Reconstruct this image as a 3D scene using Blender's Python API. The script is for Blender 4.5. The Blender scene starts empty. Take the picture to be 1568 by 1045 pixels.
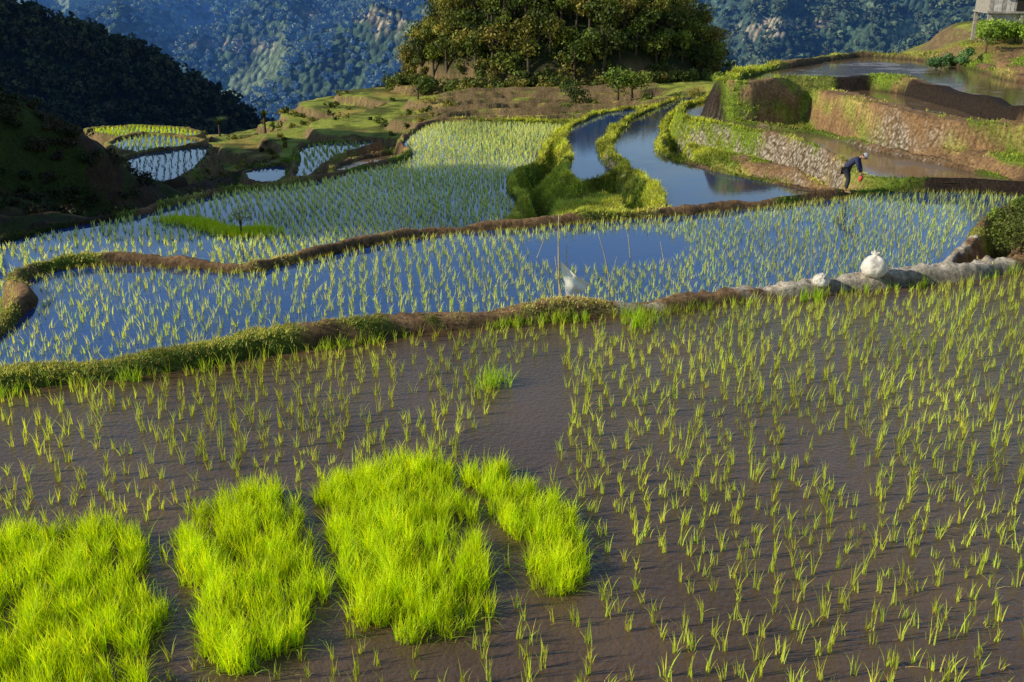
import bpy, bmesh, math, numpy as np
from mathutils import Vector, Matrix
rng=np.random.default_rng(7)
S=bpy.context.scene
# ---------------------------------------------------------------- camera
PITCH=math.radians(20); CH=6.0; F=1524.0
cp,sp=math.cos(PITCH),math.sin(PITCH)
cam=bpy.data.objects.new("camera",bpy.data.cameras.new("camera")); S.collection.objects.link(cam)
cam.location=(0,0,CH); cam.rotation_euler=(math.radians(90)-PITCH,0,0)
cam.data.lens=35; cam.data.sensor_width=36; cam.data.clip_end=6000; cam.data.clip_start=.1
S.camera=cam
# survey of the photo: sight line (u,v) met with a level plane / a distance
def ray(u,v):
    a=(u-784)/F; b=(522.5-v)/F
    return a, cp+b*sp, -sp+b*cp
def Q(u,v,z,off=0.0):
    a,d,e=ray(u,v); t=(z-CH)/e
    return (a*t, d*t+off)
def PD(u,v,D):
    a,d,e=ray(u,v); t=D/d
    return (a*t, D, CH+e*t)
# ---------------------------------------------------------------- noise
TAB=np.random.default_rng(3).random((256,256))
def vn(x,y,s,seed=0):
    X=np.asarray(x)/s+seed*17.3+1000; Y=np.asarray(y)/s+seed*9.7+1000
    i=np.floor(X).astype(int); j=np.floor(Y).astype(int)
    fx=X-i; fy=Y-j; fx=fx*fx*(3-2*fx); fy=fy*fy*(3-2*fy)
    a=TAB[i&255,j&255]; b=TAB[(i+1)&255,j&255]; c=TAB[i&255,(j+1)&255]; d=TAB[(i+1)&255,(j+1)&255]
    return (a*(1-fx)+b*fx)*(1-fy)+(c*(1-fx)+d*fx)*fy
def fbm(x,y,s,o=4,seed=0):
    r=0;a=1;t=0
    for k in range(o):
        r=r+a*vn(x,y,s/2**k,seed+k); t+=a; a*=.5
    return r/t
def ss(a,b,x):
    t=np.clip((x-a)/(b-a),0,1); return t*t*(3-2*t)
# ---------------------------------------------------------------- materials
def newmat(name):
    m=bpy.data.materials.new(name); m.use_nodes=True
    nt=m.node_tree; nt.nodes.clear(); out=nt.nodes.new('ShaderNodeOutputMaterial')
    return m,nt,out
def N(nt,t,**k):
    n=nt.nodes.new(t)
    for a,b in k.items(): setattr(n,a,b)
    return n
def simple(name,col,rough=.8,nscale=8,nstr=.35,bump=.2,spec=.3,emis=None):
    m,nt,out=newmat(name); L=nt.links.new
    b=N(nt,'ShaderNodeBsdfPrincipled'); b.inputs['Roughness'].default_value=rough; b.inputs['Specular IOR Level'].default_value=spec
    tc=N(nt,'ShaderNodeTexCoord'); no=N(nt,'ShaderNodeTexNoise'); no.inputs['Scale'].default_value=nscale; no.inputs['Detail'].default_value=6
    L(tc.outputs['Object'],no.inputs['Vector'])
    r=N(nt,'ShaderNodeMapRange'); r.inputs[1].default_value=.3; r.inputs[2].default_value=.7; r.inputs[3].default_value=1-nstr; r.inputs[4].default_value=1+nstr
    L(no.outputs['Fac'],r.inputs[0])
    mx=N(nt,'ShaderNodeVectorMath',operation='SCALE'); mx.inputs[0].default_value=col; L(r.outputs[0],mx.inputs['Scale'])
    L(mx.outputs[0],b.inputs['Base Color'])
    bp=N(nt,'ShaderNodeBump'); bp.inputs['Strength'].default_value=bump; bp.inputs['Distance'].default_value=.05
    L(no.outputs['Fac'],bp.inputs['Height']); L(bp.outputs[0],b.inputs['Normal'])
    L(b.outputs[0],out.inputs[0]); return m
def leafmat(name,trans=.45,tint=(1.25,1.2,.5),rough=.55,haze=None):
    m,nt,out=newmat(name); L=nt.links.new
    at=N(nt,'ShaderNodeAttribute',attribute_name='Col')
    d=N(nt,'ShaderNodeBsdfPrincipled'); d.inputs['Roughness'].default_value=rough; d.inputs['Specular IOR Level'].default_value=.25
    L(at.outputs['Color'],d.inputs['Base Color'])
    t=N(nt,'ShaderNodeBsdfTranslucent'); mu=N(nt,'ShaderNodeVectorMath',operation='MULTIPLY'); mu.inputs[1].default_value=tint
    L(at.outputs['Color'],mu.inputs[0]); L(mu.outputs[0],t.inputs['Color'])
    mx=N(nt,'ShaderNodeMixShader'); mx.inputs[0].default_value=trans
    L(d.outputs[0],mx.inputs[1]); L(t.outputs[0],mx.inputs[2])
    if haze:
        e=N(nt,'ShaderNodeEmission'); e.inputs[0].default_value=(*haze[:3],1); e.inputs[1].default_value=haze[3]  # distance haze painted in as a faint blue glow of the leaves
        ad=N(nt,'ShaderNodeAddShader'); L(mx.outputs[0],ad.inputs[0]); L(e.outputs[0],ad.inputs[1]); L(ad.outputs[0],out.inputs[0])
    else: L(mx.outputs[0],out.inputs[0])
    return m
def watermat(name,mud,base_col2,wet=.5,rough=.04,tint=(.55,.75,1.0),bump=.06,ior=1.33,bs=6):
    m,nt,out=newmat(name); L=nt.links.new
    tc=N(nt,'ShaderNodeTexCoord')
    n1=N(nt,'ShaderNodeTexNoise'); n1.inputs['Scale'].default_value=.35; n1.inputs['Detail'].default_value=8; n1.inputs['Roughness'].default_value=.65
    L(tc.outputs['Object'],n1.inputs['Vector'])
    cr=N(nt,'ShaderNodeValToRGB'); cr.color_ramp.elements[0].position=.38; cr.color_ramp.elements[0].color=(*mud,1)
    cr.color_ramp.elements[1].position=.66; cr.color_ramp.elements[1].color=(*base_col2,1)
    L(n1.outputs['Fac'],cr.inputs[0])
    b=N(nt,'ShaderNodeBsdfPrincipled'); b.inputs['IOR'].default_value=ior
    b.inputs['Specular Tint'].default_value=(*tint,1)
    L(cr.outputs[0],b.inputs['Base Color'])
    rr=N(nt,'ShaderNodeMapRange'); rr.inputs[1].default_value=wet; rr.inputs[2].default_value=wet+.06; rr.inputs[3].default_value=rough; rr.inputs[4].default_value=.38
    L(n1.outputs['Fac'],rr.inputs[0]); L(rr.outputs[0],b.inputs['Roughness'])
    n2=N(nt,'ShaderNodeTexNoise'); n2.inputs['Scale'].default_value=bs; n2.inputs['Detail'].default_value=5
    L(tc.outputs['Object'],n2.inputs['Vector'])
    bp=N(nt,'ShaderNodeBump'); bp.inputs['Strength'].default_value=bump; bp.inputs['Distance'].default_value=.05
    L(n2.outputs['Fac'],bp.inputs['Height']); L(bp.outputs[0],b.inputs['Normal'])
    L(b.outputs[0],out.inputs[0]); return m
# ---------------------------------------------------------------- mesh helper
def mk(name,V,Fq,mat,col=None,fl=None,smooth=False,parent=None):
    V=np.asarray(V,dtype=np.float32); Fq=np.asarray(Fq,dtype=np.int32)
    me=bpy.data.meshes.new(name); k=Fq.shape[1]
    me.vertices.add(len(V)); me.vertices.foreach_set('co',V.ravel())
    me.loops.add(Fq.size); me.loops.foreach_set('vertex_index',Fq.ravel())
    me.polygons.add(len(Fq)); me.polygons.foreach_set('loop_start',np.arange(0,Fq.size,k,dtype=np.int32))
    me.polygons.foreach_set('loop_total',np.full(len(Fq),k,dtype=np.int32))
    me.update(calc_edges=True)
    if smooth: me.polygons.foreach_set('use_smooth',np.ones(len(Fq),dtype=bool))
    if col is not None:
        a=me.attributes.new('Col','FLOAT_COLOR','POINT'); c=np.ones((len(V),4),dtype=np.float32); c[:,:3]=col; a.data.foreach_set('color',c.ravel())
    if fl is not None:
        for nm,arr in fl.items():
            a=me.attributes.new(nm,'FLOAT','POINT'); a.data.foreach_set('value',np.asarray(arr,dtype=np.float32))
    me.materials.append(mat)
    o=bpy.data.objects.new(name,me); S.collection.objects.link(o)
    if parent: o.parent=parent
    return o
def blades(B,h,w,lean,levels=3,dirs=None):
    n=len(B); az=rng.random(n)*2*np.pi if dirs is None else dirs
    dx,dy=np.cos(az),np.sin(az)
    az2=az+np.pi/2+rng.normal(0,.5,n); sx,sy=np.cos(az2),np.sin(az2)
    ts=np.linspace(0,1,levels+1); V=np.zeros((n,levels+1,2,3))
    for k,t in enumerate(ts):
        off=lean*h*t**1.8; z=h*t*(1-.3*lean*t); ww=w*.5*(1-t**2.2)+.0005
        cx=B[:,0]+dx*off; cy=B[:,1]+dy*off; cz=B[:,2]+z
        V[:,k,0]=np.stack([cx-sx*ww,cy-sy*ww,cz],1); V[:,k,1]=np.stack([cx+sx*ww,cy+sy*ww,cz],1)
    m=2*(levels+1); f=[]
    for k in range(levels): f.append([2*k,2*k+1,2*k+3,2*k+2])
    Fq=(np.arange(n)[:,None,None]*m+np.array(f)[None]).reshape(-1,4)
    return V.reshape(-1,3),Fq,m
def tufts(P,nb,h,w,lean,col,spread=.03,levels=3,colvar=.25):
    n=len(P); B=np.repeat(P,nb,0); B[:,:2]+=rng.normal(0,1,(n*nb,2))*spread
    hh=np.repeat(np.broadcast_to(h,n),nb)*rng.uniform(.6,1.1,n*nb)
    ww=np.repeat(np.broadcast_to(w,n),nb)*rng.uniform(.7,1.2,n*nb)
    V,Fq,m=blades(B,hh,ww,lean*rng.uniform(.2,1.8,n*nb),levels)
    c=np.repeat(np.broadcast_to(col,(n,3)),nb,0)*(1+rng.uniform(-colvar,colvar,(n*nb,1)))
    c=c*(1+rng.normal(0,.08,(n*nb,3)))
    C=np.repeat(np.clip(c,.003,.9),m,0)
    return V,Fq,C
def join(L):
    V=[];Fq=[];C=[];o=0
    for v,f,c in L:
        V.append(v);Fq.append(f+o);C.append(c);o+=len(v)
    return np.concatenate(V),np.concatenate(Fq),np.concatenate(C)
# ---------------------------------------------------------------- polygons
def cr_smooth(P,n=4):
    P=np.array(P,float); out=[]; m=len(P)
    for i in range(m):
        p0,p1,p2,p3=P[i-1],P[i],P[(i+1)%m],P[(i+2)%m]
        for k in range(n):
            t=k/n
            a=.5*((2*p1)+(-p0+p2)*t+(2*p0-5*p1+4*p2-p3)*t*t+(-p0+3*p1-3*p2+p3)*t**3)
            lin=p1*(1-t)+p2*t
            L=np.linalg.norm(p2-p1)
            out.append(a if L<14 else lin)
    return np.array(out)
def sdist(x,y,P):
    d2=np.full(x.shape,1e18); ins=np.zeros(x.shape,bool); m=len(P)
    for i in range(m):
        ax,ay=P[i]; bx,by=P[(i+1)%m]; ex,ey=bx-ax,by-ay; L=ex*ex+ey*ey+1e-12
        t=np.clip(((x-ax)*ex+(y-ay)*ey)/L,0,1); qx=x-ax-t*ex; qy=y-ay-t*ey
        d2=np.minimum(d2,qx*qx+qy*qy)
        if abs(ey)>1e-12:
            c=((ay>y)!=(by>y))&(x<(bx-ax)*(y-ay)/(ey)+ax); ins^=c
    d=np.sqrt(d2); return np.where(ins,-d,d)
def poly(z,pts,n=4):
    out=[]
    for p in pts:
        if len(p)==2: out.append(Q(p[0],p[1],z))
        elif len(p)==4: out.append(Q(*p))
        else: out.append((p[0],p[1]))
    return cr_smooth(out,n)
B1=[(-300,612),(0,560),(200,540),(400,505),(600,480),(800,464),(900,458),(1000,446),(1100,436),(1250,422),(1400,411)]
FL={}
def field(k,z,pts,bh=.18,w=.35,slope=3.0): FL[k]=dict(z=z,P=poly(z,pts),bh=bh,w=w,slope=slope)
field('F1',0,[(-300,650),(0,603),(200,578),(400,548),(600,516),(800,494),(1000,478),(1250,450),(1400,437),(1500,428),(1568,412),(1900,370),(16,12,0),(9,2,0),(-9,2,0)],.24,.42)
field('F2',-.6,[(-260,575),(-60,540),(0,514),(38,480),(50,460),(36,440),(60,421),(110,410),(200,406),(300,413),(380,416),(450,403),(540,382),(620,368),(700,358),(800,350),(900,341),(1000,333),(1100,325),(1200,316),(1290,303),(1330,297),(1450,293),(1568,293),(1720,293),(1720,303),(1580,308),(1515,325),(1490,350),(1475,375),(1455,392)]+[(u,v,.2,.42) for u,v in B1[::-1]],.2,.3)
B2=[(-300,445),(0,414),(60,403),(130,391),(220,387),(300,396),(370,400),(430,390),(520,367),(620,350),(690,343)]
field('F3',-2.0,[(u,v,-.42,.6) for u,v in B2]+[(780,329),(788,312),(774,292),(790,270),(820,245),(845,215),(866,194),(800,190),(740,188),(680,187),(652,194),(636,206),(618,222),(628,238),(604,251),(540,263),(480,278),(400,290),(340,299),(280,313),(215,331),(100,350),(0,374),(-300,425)],.2,.3)
field('F4',-2.9,[(468,225),(520,219),(575,217),(560,228),(525,238),(492,256),(472,272),(452,277),(462,248)],.2,.25)
field('F4b',-2.45,[(508,262),(545,247),(598,238),(612,243),(570,253),(530,264)],.2,.2)
field('F4c',-3.3,[(380,264),(436,255),(432,277),(396,281)],.15,.2)
field('F5',-5,[(172,294),(200,268),(203,241),(305,226),(317,233),(292,262),(255,282)],.2,.4)
field('F6',-6,[(185,214),(235,207),(298,216),(285,224),(210,236),(175,222)],.2,.5)
field('F6b',-7,[(140,201),(190,195),(260,197),(305,205),(285,211),(230,206),(185,210)],.2,.5)
field('F7',-1.6,[(893,186),(930,173),(968,168),(966,180),(945,195),(926,212),(920,232),(932,250),(940,262),(930,272),(890,278),(872,264),(876,230),(870,210)],.12,.15,1.0)
field('F8',-1.2,[(972,180),(1010,162),(1035,152),(1060,150),(1058,158),(1035,165),(1018,180),(1008,205),(1010,232),(1060,252),(1140,272),(1215,290),(1268,299),(1262,302,-.42,.4),(1130,313,-.42,.4),(1050,319,-.42,.4),(1028,318),(1018,292),(995,274),(968,260),(966,250),(948,240),(946,215)],.12,.16,2.2)
field('F9',-.3,[(1045,172),(1070,158),(1097,150),(1094,165),(1094,180),(1140,192),(1200,202),(1260,209),(1330,228),(1400,244),(1480,263),(1560,278),(1620,286),(1520,281),(1400,278),(1345,274),(1310,262),(1270,236),(1215,217),(1150,203),(1100,193),(1058,184)],.16,.3)
field('F10',.8,[(1262,133),(1300,141,1,0),(1370,159,1,0),(1450,175,1,0),(1568,186,1,0),(1800,205,1,0),(1800,196),(1568,177),(1480,162),(1400,147),(1330,138),(1285,131)],.22,1.2)
field('F11',1.2,[(1120,126,1.35,0),(1190,122,1.35,0),(1260,120,1.35,0),(1330,118,1.35,0),(1400,124,1.35,0),(1480,142,1.35,0),(1568,163,1.35,0),(1800,200,1.35,0),(1800,150),(1568,128),(1490,108),(1430,97),(1340,88),(1290,91),(1230,101),(1160,113)],.26,.8)
# ---------------------------------------------------------------- base relief
CPT=[(-12,17,-3),(-16,24,-3),(-19,31,-3.2),(-23,40,-2.5),(-23.5,47,.9),(-20.5,47,-.3),(-19.2,47,-1.4),(-28.5,46,6),(-28.5,42,5),(-30,52,6.5),(-32,38,4),(-32,48,8),(-42,50,15),(-50,60,18),(-38,56,8),(-45,38,10),(-36,32,1.5),(-30,28,-.5),(-31,34,1),  # left hill out of view raised to throw shade on the mound
 (-17.3,47,-4.8),(-17.5,44,-4.3),(-16.5,50,-5.4),(-15,46.5,-4.7),(-18.8,50,-3.6),(-19,55,-5.2),(-12.5,49,-4.0),
 (-15.5,53,-5.4),(-25,55,-3),(-30,62,-5.4),(-31,70,-7.5),(-40,80,-10),(-50,95,-14),(-27,70,-6.6),(-22,68,-6.4),(-16,62,-5),(-12,58,-3.6),(-10,66,-4.7),
 PD(640,125,100),PD(560,138,97),PD(520,150,95),PD(460,168,90),PD(400,200,90),PD(335,213,98),PD(300,206,110),(-45,120,-16),(-30,130,-16),(-20,130,-12),
 PD(700,184,66),PD(760,184,66),PD(700,168,74),PD(620,165,80),PD(860,180,67),PD(780,168,74),PD(780,152,82),PD(870,155,82),PD(700,150,84),PD(920,165,80),PD(990,158,80),PD(1060,146,78),PD(1100,131,80),
 (5,108,-4.5),(12,125,-6),(25,115,-6),(-8,115,-6),(14,60,-1.5),(13.5,66,-2.5),(13.5,52,-.6),(15.5,60,.4),(16.5,64,-.5),(20,67,-.3),(24,72,0),(26,85,-4),
 PD(1510,62,64),PD(1560,52,66),PD(1450,84,66),PD(1620,50,66),(40,64,3.6),(45,50,3.5),(38,80,3),(20,26,.2),(14,24,0),(24,30,.3),(35,35,1.2),
 (50,60,6),(50,90,3),(-60,160,-30),(0,165,-25),(60,160,-20),(-100,200,-35),(0,200,-35),(100,200,-35),(-70,110,-16),(60,120,-5)]
CPT=np.array(CPT)
def base_h(x,y):
    num=0;den=0
    for a,b,c in CPT:
        w=1/((x-a)**2+(y-b)**2+2)**1.9; num=num+w*c; den=den+w
    z=num/den
    r=np.sqrt(((x-5.2)/16.5)**2+((y-108)/15.5)**2)
    dome=8.6*np.clip(1-r**3,0,1)**.7
    # terraced steps on the slopes beyond the big paddy
    st=.8; q=(z+1.1*(vn(x,y,13,5)-.5)+.3*(vn(x,y,4,6)-.5))/st; fr=q-np.floor(q)
    zt=(np.floor(q)+ss(.86,1,fr)-.5)*st
    k=ss(57,62,y)*(1-ss(118,130,y))
    kk=ss(-9,-3,x)
    f=(y+2.5*(vn(x,y,12,7)-.5)+1.2*(vn(x,y,3,9)-.5)-.15*x)/4.6; f=f-np.floor(f)
    saw=.8*(ss(0,.07,f)*(1-f)-.4)
    z2=z+saw*(1-ss(88,94,y))*(1-ss(11,14,x))
    zt=zt*(1-kk)+z2*kk
    z=z*(1-k)+zt*k
    z=z+k*.18*(fbm(x,y,2.5,3,8)-.5)
    z=z+(1-k)*(.5+.5*(x<-15))*(fbm(x,y,3,4,2)-.5)*ss(-2,6,np.abs(x)-10)
    return z+dome
def warp(x,y):
    a=.16*(vn(x,y,.7,11)-.5)+.5*(vn(x,y,3.1,12)-.5)*ss(18,40,y)+.15*(vn(x,y,2,14)-.5)
    b=.16*(vn(x,y,.7,21)-.5)+.5*(vn(x,y,3.1,22)-.5)*ss(18,40,y)+.15*(vn(x,y,2,24)-.5)
    return x+a,y+b
def height(x,y,full=False):
    sh=x.shape; x=x.ravel(); y=y.ravel()
    wx,wy=warp(x,y); env=np.full(x.shape,-1e3); dmin=np.full(x.shape,4.0); who=np.full(x.shape,-1)
    bv=.55+.9*vn(x,y,1.3,31)
    for i,(k,f) in enumerate(FL.items()):
        P=f['P']; mn=P.min(0)-4; mx=P.max(0)+4
        idx=np.nonzero((wx>mn[0])&(wx<mx[0])&(wy>mn[1])&(wy<mx[1]))[0]
        if not len(idx): continue
        d=sdist(wx[idx],wy[idx],P)
        e=f['z']-.1+(.1+f['bh']*bv[idx])*ss(-.12,.14,d)-f['slope']*np.maximum(0,d-f['w'])
        better=e>env[idx]; env[idx]=np.where(better,e,env[idx]); 
        who[idx]=np.where(d<0,i,who[idx])
        dmin[idx]=np.minimum(dmin[idx],d)
    b=base_h(x,y)-np.where((x>8)&(y<52)&(y>28),1.0,4)*(1-ss(.2,1.6,dmin))
    b=np.where((dmin<.15),np.minimum(b,env),b)
    z=np.maximum(env,b)
    z=z+ss(-.05,.3,dmin)*(.12*(fbm(x,y,.35,3,41)-.5)+.18*(fbm(x,y,1.1,2,44)-.5)+.10*(vn(x,y,.13,47)-.5)*((x>2)&(y<26)))
    if full: return z.reshape(sh),dmin.reshape(sh),who.reshape(sh)
    return z.reshape(sh)
def hz1(x,y): return float(height(np.array([float(x)]),np.array([float(y)]))[0])
# ---------------------------------------------------------------- terrain mesh
NR,NC=1000,860
yy=2.2*np.exp(np.linspace(0,math.log(205/2.2),NR)); s=np.linspace(-.85,.85,NC)
Y=np.repeat(yy[:,None],NC,1); X=s[None,:]*(Y+6)
Z,DM,WHO=height(X,Y,True)
gzj=np.gradient(Z,axis=1)/np.gradient(X,axis=1)
gzi=np.gradient(Z,axis=0)/np.gradient(Y,axis=0)-gzj*(np.gradient(X,axis=0)/np.gradient(Y,axis=0))
SL=np.sqrt(gzj**2+gzi**2)
def blob(cx,cy,r): return 1-ss(.6*r,1.3*r,np.sqrt((X-cx)**2+(Y-cy)**2))
def blobp(u,v,z,r): 
    a=Q(u,v,z); return blob(a[0],a[1],r)
XZ,YZ=X+1.4*Z,Y-1.1*Z
n1=fbm(XZ,YZ,1.2,5,51); n2=fbm(XZ,YZ,5,4,61); n3=fbm(XZ,YZ,.3,3,71)
G=.45+1.7*(n1-.5)+.8*(n2-.5)           # grass amount
ST=np.zeros_like(G)
bank=np.maximum.reduce([blobp(830,280,-1.8,4),blobp(900,290,-1.5,4),blobp(880,318,-1.0,3.5),blobp(990,300,-1.3,3.0),blobp(860,215,-1.8,5),blobp(945,230,-1.4,5),blobp(950,180,-1.4,9)])
G+=.6*bank
w1=np.maximum.reduce([blobp(1060,225,-.8,5),blobp(1160,245,-.8,4.0),blobp(1235,270,-.8,2.6)])
G+=.25*w1; ST+=w1*ss(.9,1.8,SL)*(n1<.46)*.9
w2=np.maximum.reduce([blobp(1310,200,.5,3.2),blobp(1370,215,.5,2.6)])
G-=.3*w2; ST+=w2*ss(.8,1.6,SL)*ss(.42,.49,n3*.4+n1*.6)*.95
b1r=((X>2.0)&(Y<26)&(Y>13)); G-=1.0*b1r*(n2>.3)
b1l=((X<2.2)&(Y<24)); G-=.02*b1l
G-=.25*((Y>24)&(Y<34)&(X<8))*(bank<.2)
G=np.clip(G,0,1); ST=np.clip(ST,0,1)
def c3(*a): return np.array(a)[None,None,:]
earth=(c3(.25,.145,.065)*(.4+1.2*(n3[...,None])))
dry=c3(.40,.31,.09); gr=c3(.15,.21,.02)
gm=ss(.35,.6,n2+.25*bank+.1*w1)[...,None]
grass=(dry*(1-gm)+gr*gm)*(.6+.8*n3[...,None])
gw=ss(.4,.6,G)[...,None]
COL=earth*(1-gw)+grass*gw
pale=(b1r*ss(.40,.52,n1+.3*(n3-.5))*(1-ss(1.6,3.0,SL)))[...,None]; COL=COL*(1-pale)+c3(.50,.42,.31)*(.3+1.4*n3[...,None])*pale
mound_shade=((X<-14)&(Y>30)&(Y<58))[...,None]; COL=np.where(mound_shade,COL*c3(.24,.24,.24),COL)  # shade on the left mound painted into the ground colour
midg=ss(58,64,Y)[...,None]; 
stepc=ss(.28,.6,SL)[...,None]
mid=(c3(.28,.31,.04)*(.5+n1[...,None]*1.0)); mid=np.where((n2>.55)[...,None],mid*c3(1.2,.85,1.3),mid)
mid=mid*(1-.6*ss(.52,.62,fbm(X,Y,2.2,4,63))[...,None])
wallc=c3(.20,.135,.06)*(.4+1.2*n3[...,None]); mid=mid*(1-stepc)+wallc*stepc
COL=COL*(1-midg)+mid*midg
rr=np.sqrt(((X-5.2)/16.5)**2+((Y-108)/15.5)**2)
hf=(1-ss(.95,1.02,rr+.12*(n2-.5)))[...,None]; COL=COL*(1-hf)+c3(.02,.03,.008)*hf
COL=np.where((WHO>=0)[...,None]&(DM<-.1)[...,None],c3(.07,.045,.028),COL)
wetb=(1-ss(.0,.16,DM))[...,None]*.6; COL=COL*(1-wetb)
m,nt,out=newmat("terrace_earth"); L=nt.links.new
at=N(nt,'ShaderNodeAttribute',attribute_name='Col'); sa=N(nt,'ShaderNodeAttribute',attribute_name='stone')
tc=N(nt,'ShaderNodeTexCoord')
no=N(nt,'ShaderNodeTexNoise'); no.inputs['Scale'].default_value=9; no.inputs['Detail'].default_value=8; no.inputs['Roughness'].default_value=.7; L(tc.outputs['Object'],no.inputs['Vector'])
mr=N(nt,'ShaderNodeMapRange'); mr.inputs[1].default_value=.32; mr.inputs[2].default_value=.68; mr.inputs[3].default_value=.35; mr.inputs[4].default_value=1.65; L(no.outputs['Fac'],mr.inputs[0])
sc=N(nt,'ShaderNodeVectorMath',operation='SCALE'); L(at.outputs['Color'],sc.inputs[0]); L(mr.outputs[0],sc.inputs['Scale'])
nd=N(nt,'ShaderNodeTexNoise'); nd.inputs['Scale'].default_value=3; L(tc.outputs['Object'],nd.inputs['Vector'])
av=N(nt,'ShaderNodeMix',data_type='VECTOR'); av.inputs[0].default_value=.25; L(tc.outputs['Object'],av.inputs[4]); L(nd.outputs['Color'],av.inputs[5])
vo=N(nt,'ShaderNodeTexVoronoi'); vo.inputs['Scale'].default_value=8; L(av.outputs[1],vo.inputs['Vector'])
vr=N(nt,'ShaderNodeValToRGB'); vr.color_ramp.elements[0].position=.15; vr.color_ramp.elements[0].color=(.48,.41,.32,1); vr.color_ramp.elements[1].position=.7; vr.color_ramp.elements[1].color=(.10,.07,.04,1); L(vo.outputs['Distance'],vr.inputs[0])
vm=N(nt,'ShaderNodeVectorMath',operation='SCALE'); L(vr.outputs[0],vm.inputs[0]); L(mr.outputs[0],vm.inputs['Scale'])
mx=N(nt,'ShaderNodeMix',data_type='RGBA'); L(sa.outputs['Fac'],mx.inputs[0]); L(sc.outputs[0],mx.inputs[6]); L(vm.outputs[0],mx.inputs[7])
b=N(nt,'ShaderNodeBsdfPrincipled'); b.inputs['Roughness'].default_value=.85; b.inputs['Specular IOR Level'].default_value=.2; L(mx.outputs[2],b.inputs['Base Color'])
bp=N(nt,'ShaderNodeBump'); bp.inputs['Strength'].default_value=.9; bp.inputs['Distance'].default_value=.12; L(no.outputs['Fac'],bp.inputs['Height']); L(bp.outputs[0],b.inputs['Normal']); L(b.outputs[0],out.inputs[0])
idx=np.arange(NR*NC).reshape(NR,NC)
Fq=np.stack([idx[:-1,:-1],idx[:-1,1:],idx[1:,1:],idx[1:,:-1]],-1).reshape(-1,4)
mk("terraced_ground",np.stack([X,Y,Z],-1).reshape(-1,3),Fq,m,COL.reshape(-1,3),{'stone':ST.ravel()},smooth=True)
# ---------------------------------------------------------------- water sheets
mudw=watermat("muddy_paddy_water",(.085,.050,.025),(.135,.083,.044),wet=.55,rough=.05,tint=(.62,.82,1),bump=.4,ior=1.5,bs=14)
bluew=watermat("sky_blue_paddy_water",(.012,.05,.19),(.02,.055,.17),wet=2,rough=.03,tint=(.55,.8,1),bump=.04,ior=1.85)  # blue base colour paints in the reflected sky
brownw=watermat("brown_paddy_water",(.13,.085,.045),(.2,.13,.07),wet=.55,rough=.05,tint=(.5,.75,1),bump=.08,ior=1.6)
poolw=watermat("pool_water",(.02,.045,.12),(.07,.06,.04),wet=2,rough=.03,tint=(.5,.75,1),bump=.03,ior=1.65)
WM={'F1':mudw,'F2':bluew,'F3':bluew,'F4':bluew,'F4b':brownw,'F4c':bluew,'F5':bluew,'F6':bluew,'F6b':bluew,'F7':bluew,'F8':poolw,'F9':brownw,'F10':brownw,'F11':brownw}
def offset(P,d):
    A=np.roll(P,1,0);B=np.roll(P,-1,0);T=B-A;T/=np.linalg.norm(T,axis=1)[:,None]+1e-9
    Nn=np.stack([T[:,1],-T[:,0]],1)
    area=.5*np.sum(P[:,0]*np.roll(P[:,1],-1)-np.roll(P[:,0],-1)*P[:,1])
    return P+Nn*d*(1 if area>0 else -1)
for k,f in FL.items():
    P=offset(f['P'],.12); bm=bmesh.new()
    vs=[bm.verts.new((p[0],p[1],f['z'])) for p in P]
    fc=bm.faces.new(vs); bmesh.ops.triangulate(bm,faces=[fc])
    for g in bm.faces:
        if g.normal.z<0: g.normal_flip()
    me=bpy.data.meshes.new("rice_paddy_water"); bm.to_mesh(me); bm.free(); me.materials.append(WM[k])
    o=bpy.data.objects.new("rice_paddy_water",me); S.collection.objects.link(o)
# ---------------------------------------------------------------- rice
rice=leafmat("rice_leaf",.5,(1.4,1.3,.35))
def gridpts(k,sp,ang,jit=.22,inset=.12):
    f=FL[k]; P=f['P']; c=P.mean(0); R=np.max(np.linalg.norm(P-c,axis=1)); n=int(2*R/sp)+2
    g=(np.arange(n)-n/2)*sp; gx,gy=np.meshgrid(g,g); gx=gx.ravel(); gy=gy.ravel()
    gy=gy+.25*np.sin(gx*.35)+.12*np.sin(gx*1.1); 
    gx=gx+rng.normal(0,jit*sp,gx.size); gy=gy+rng.normal(0,jit*sp,gy.size)
    x=c[0]+gx*math.cos(ang)-gy*math.sin(ang); y=c[1]+gx*math.sin(ang)+gy*math.cos(ang)
    vis=(np.abs(x)<.62*(y+4))&(y>4); x=x[vis];y=y[vis]
    wx,wy=warp(x,y); d=sdist(wx,wy,P); q=d<-inset; x=x[q];y=y[q]
    z=height(x,y); q=z<f['z']; 
    return np.stack([x[q],y[q],np.full(q.sum(),f['z']-.03)],1)
def inpoly(P3,pts,z=0,margin=0):
    pl=np.array([Q(u,v,z) for u,v in pts]); return sdist(P3[:,0],P3[:,1],pl)<margin
BEDS=[[(-200,835),(0,822),(120,808),(205,818),(225,890),(240,950),(230,1000),(190,1120),(-200,1200)],
 [(282,800),(330,768),(425,752),(450,800),(488,880),(492,945),(440,1000),(385,1035),(330,1010),(300,935)],
 [(490,742),(560,722),(640,716),(690,728),(718,815),(750,890),(745,945),(690,975),(600,985),(545,940),(512,840)],
 [(708,730),(780,728),(835,770),(880,812),(905,885),(865,922),(822,915),(800,850),(755,790)]]
L1=[]
p=gridpts('F1',.245,math.radians(12))
for bd in BEDS: p=p[~inpoly(p,bd,0,.18)]
p=p[~inpoly(p,[(775,560),(850,545),(870,600),(845,700),(830,760),(760,715),(700,690),(740,640),(770,610)],0,.02)]
keep=rng.random(len(p))<(.93-.4*(vn(p[:,0],p[:,1],1.2,5)>.7)); p=p[keep]
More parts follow.
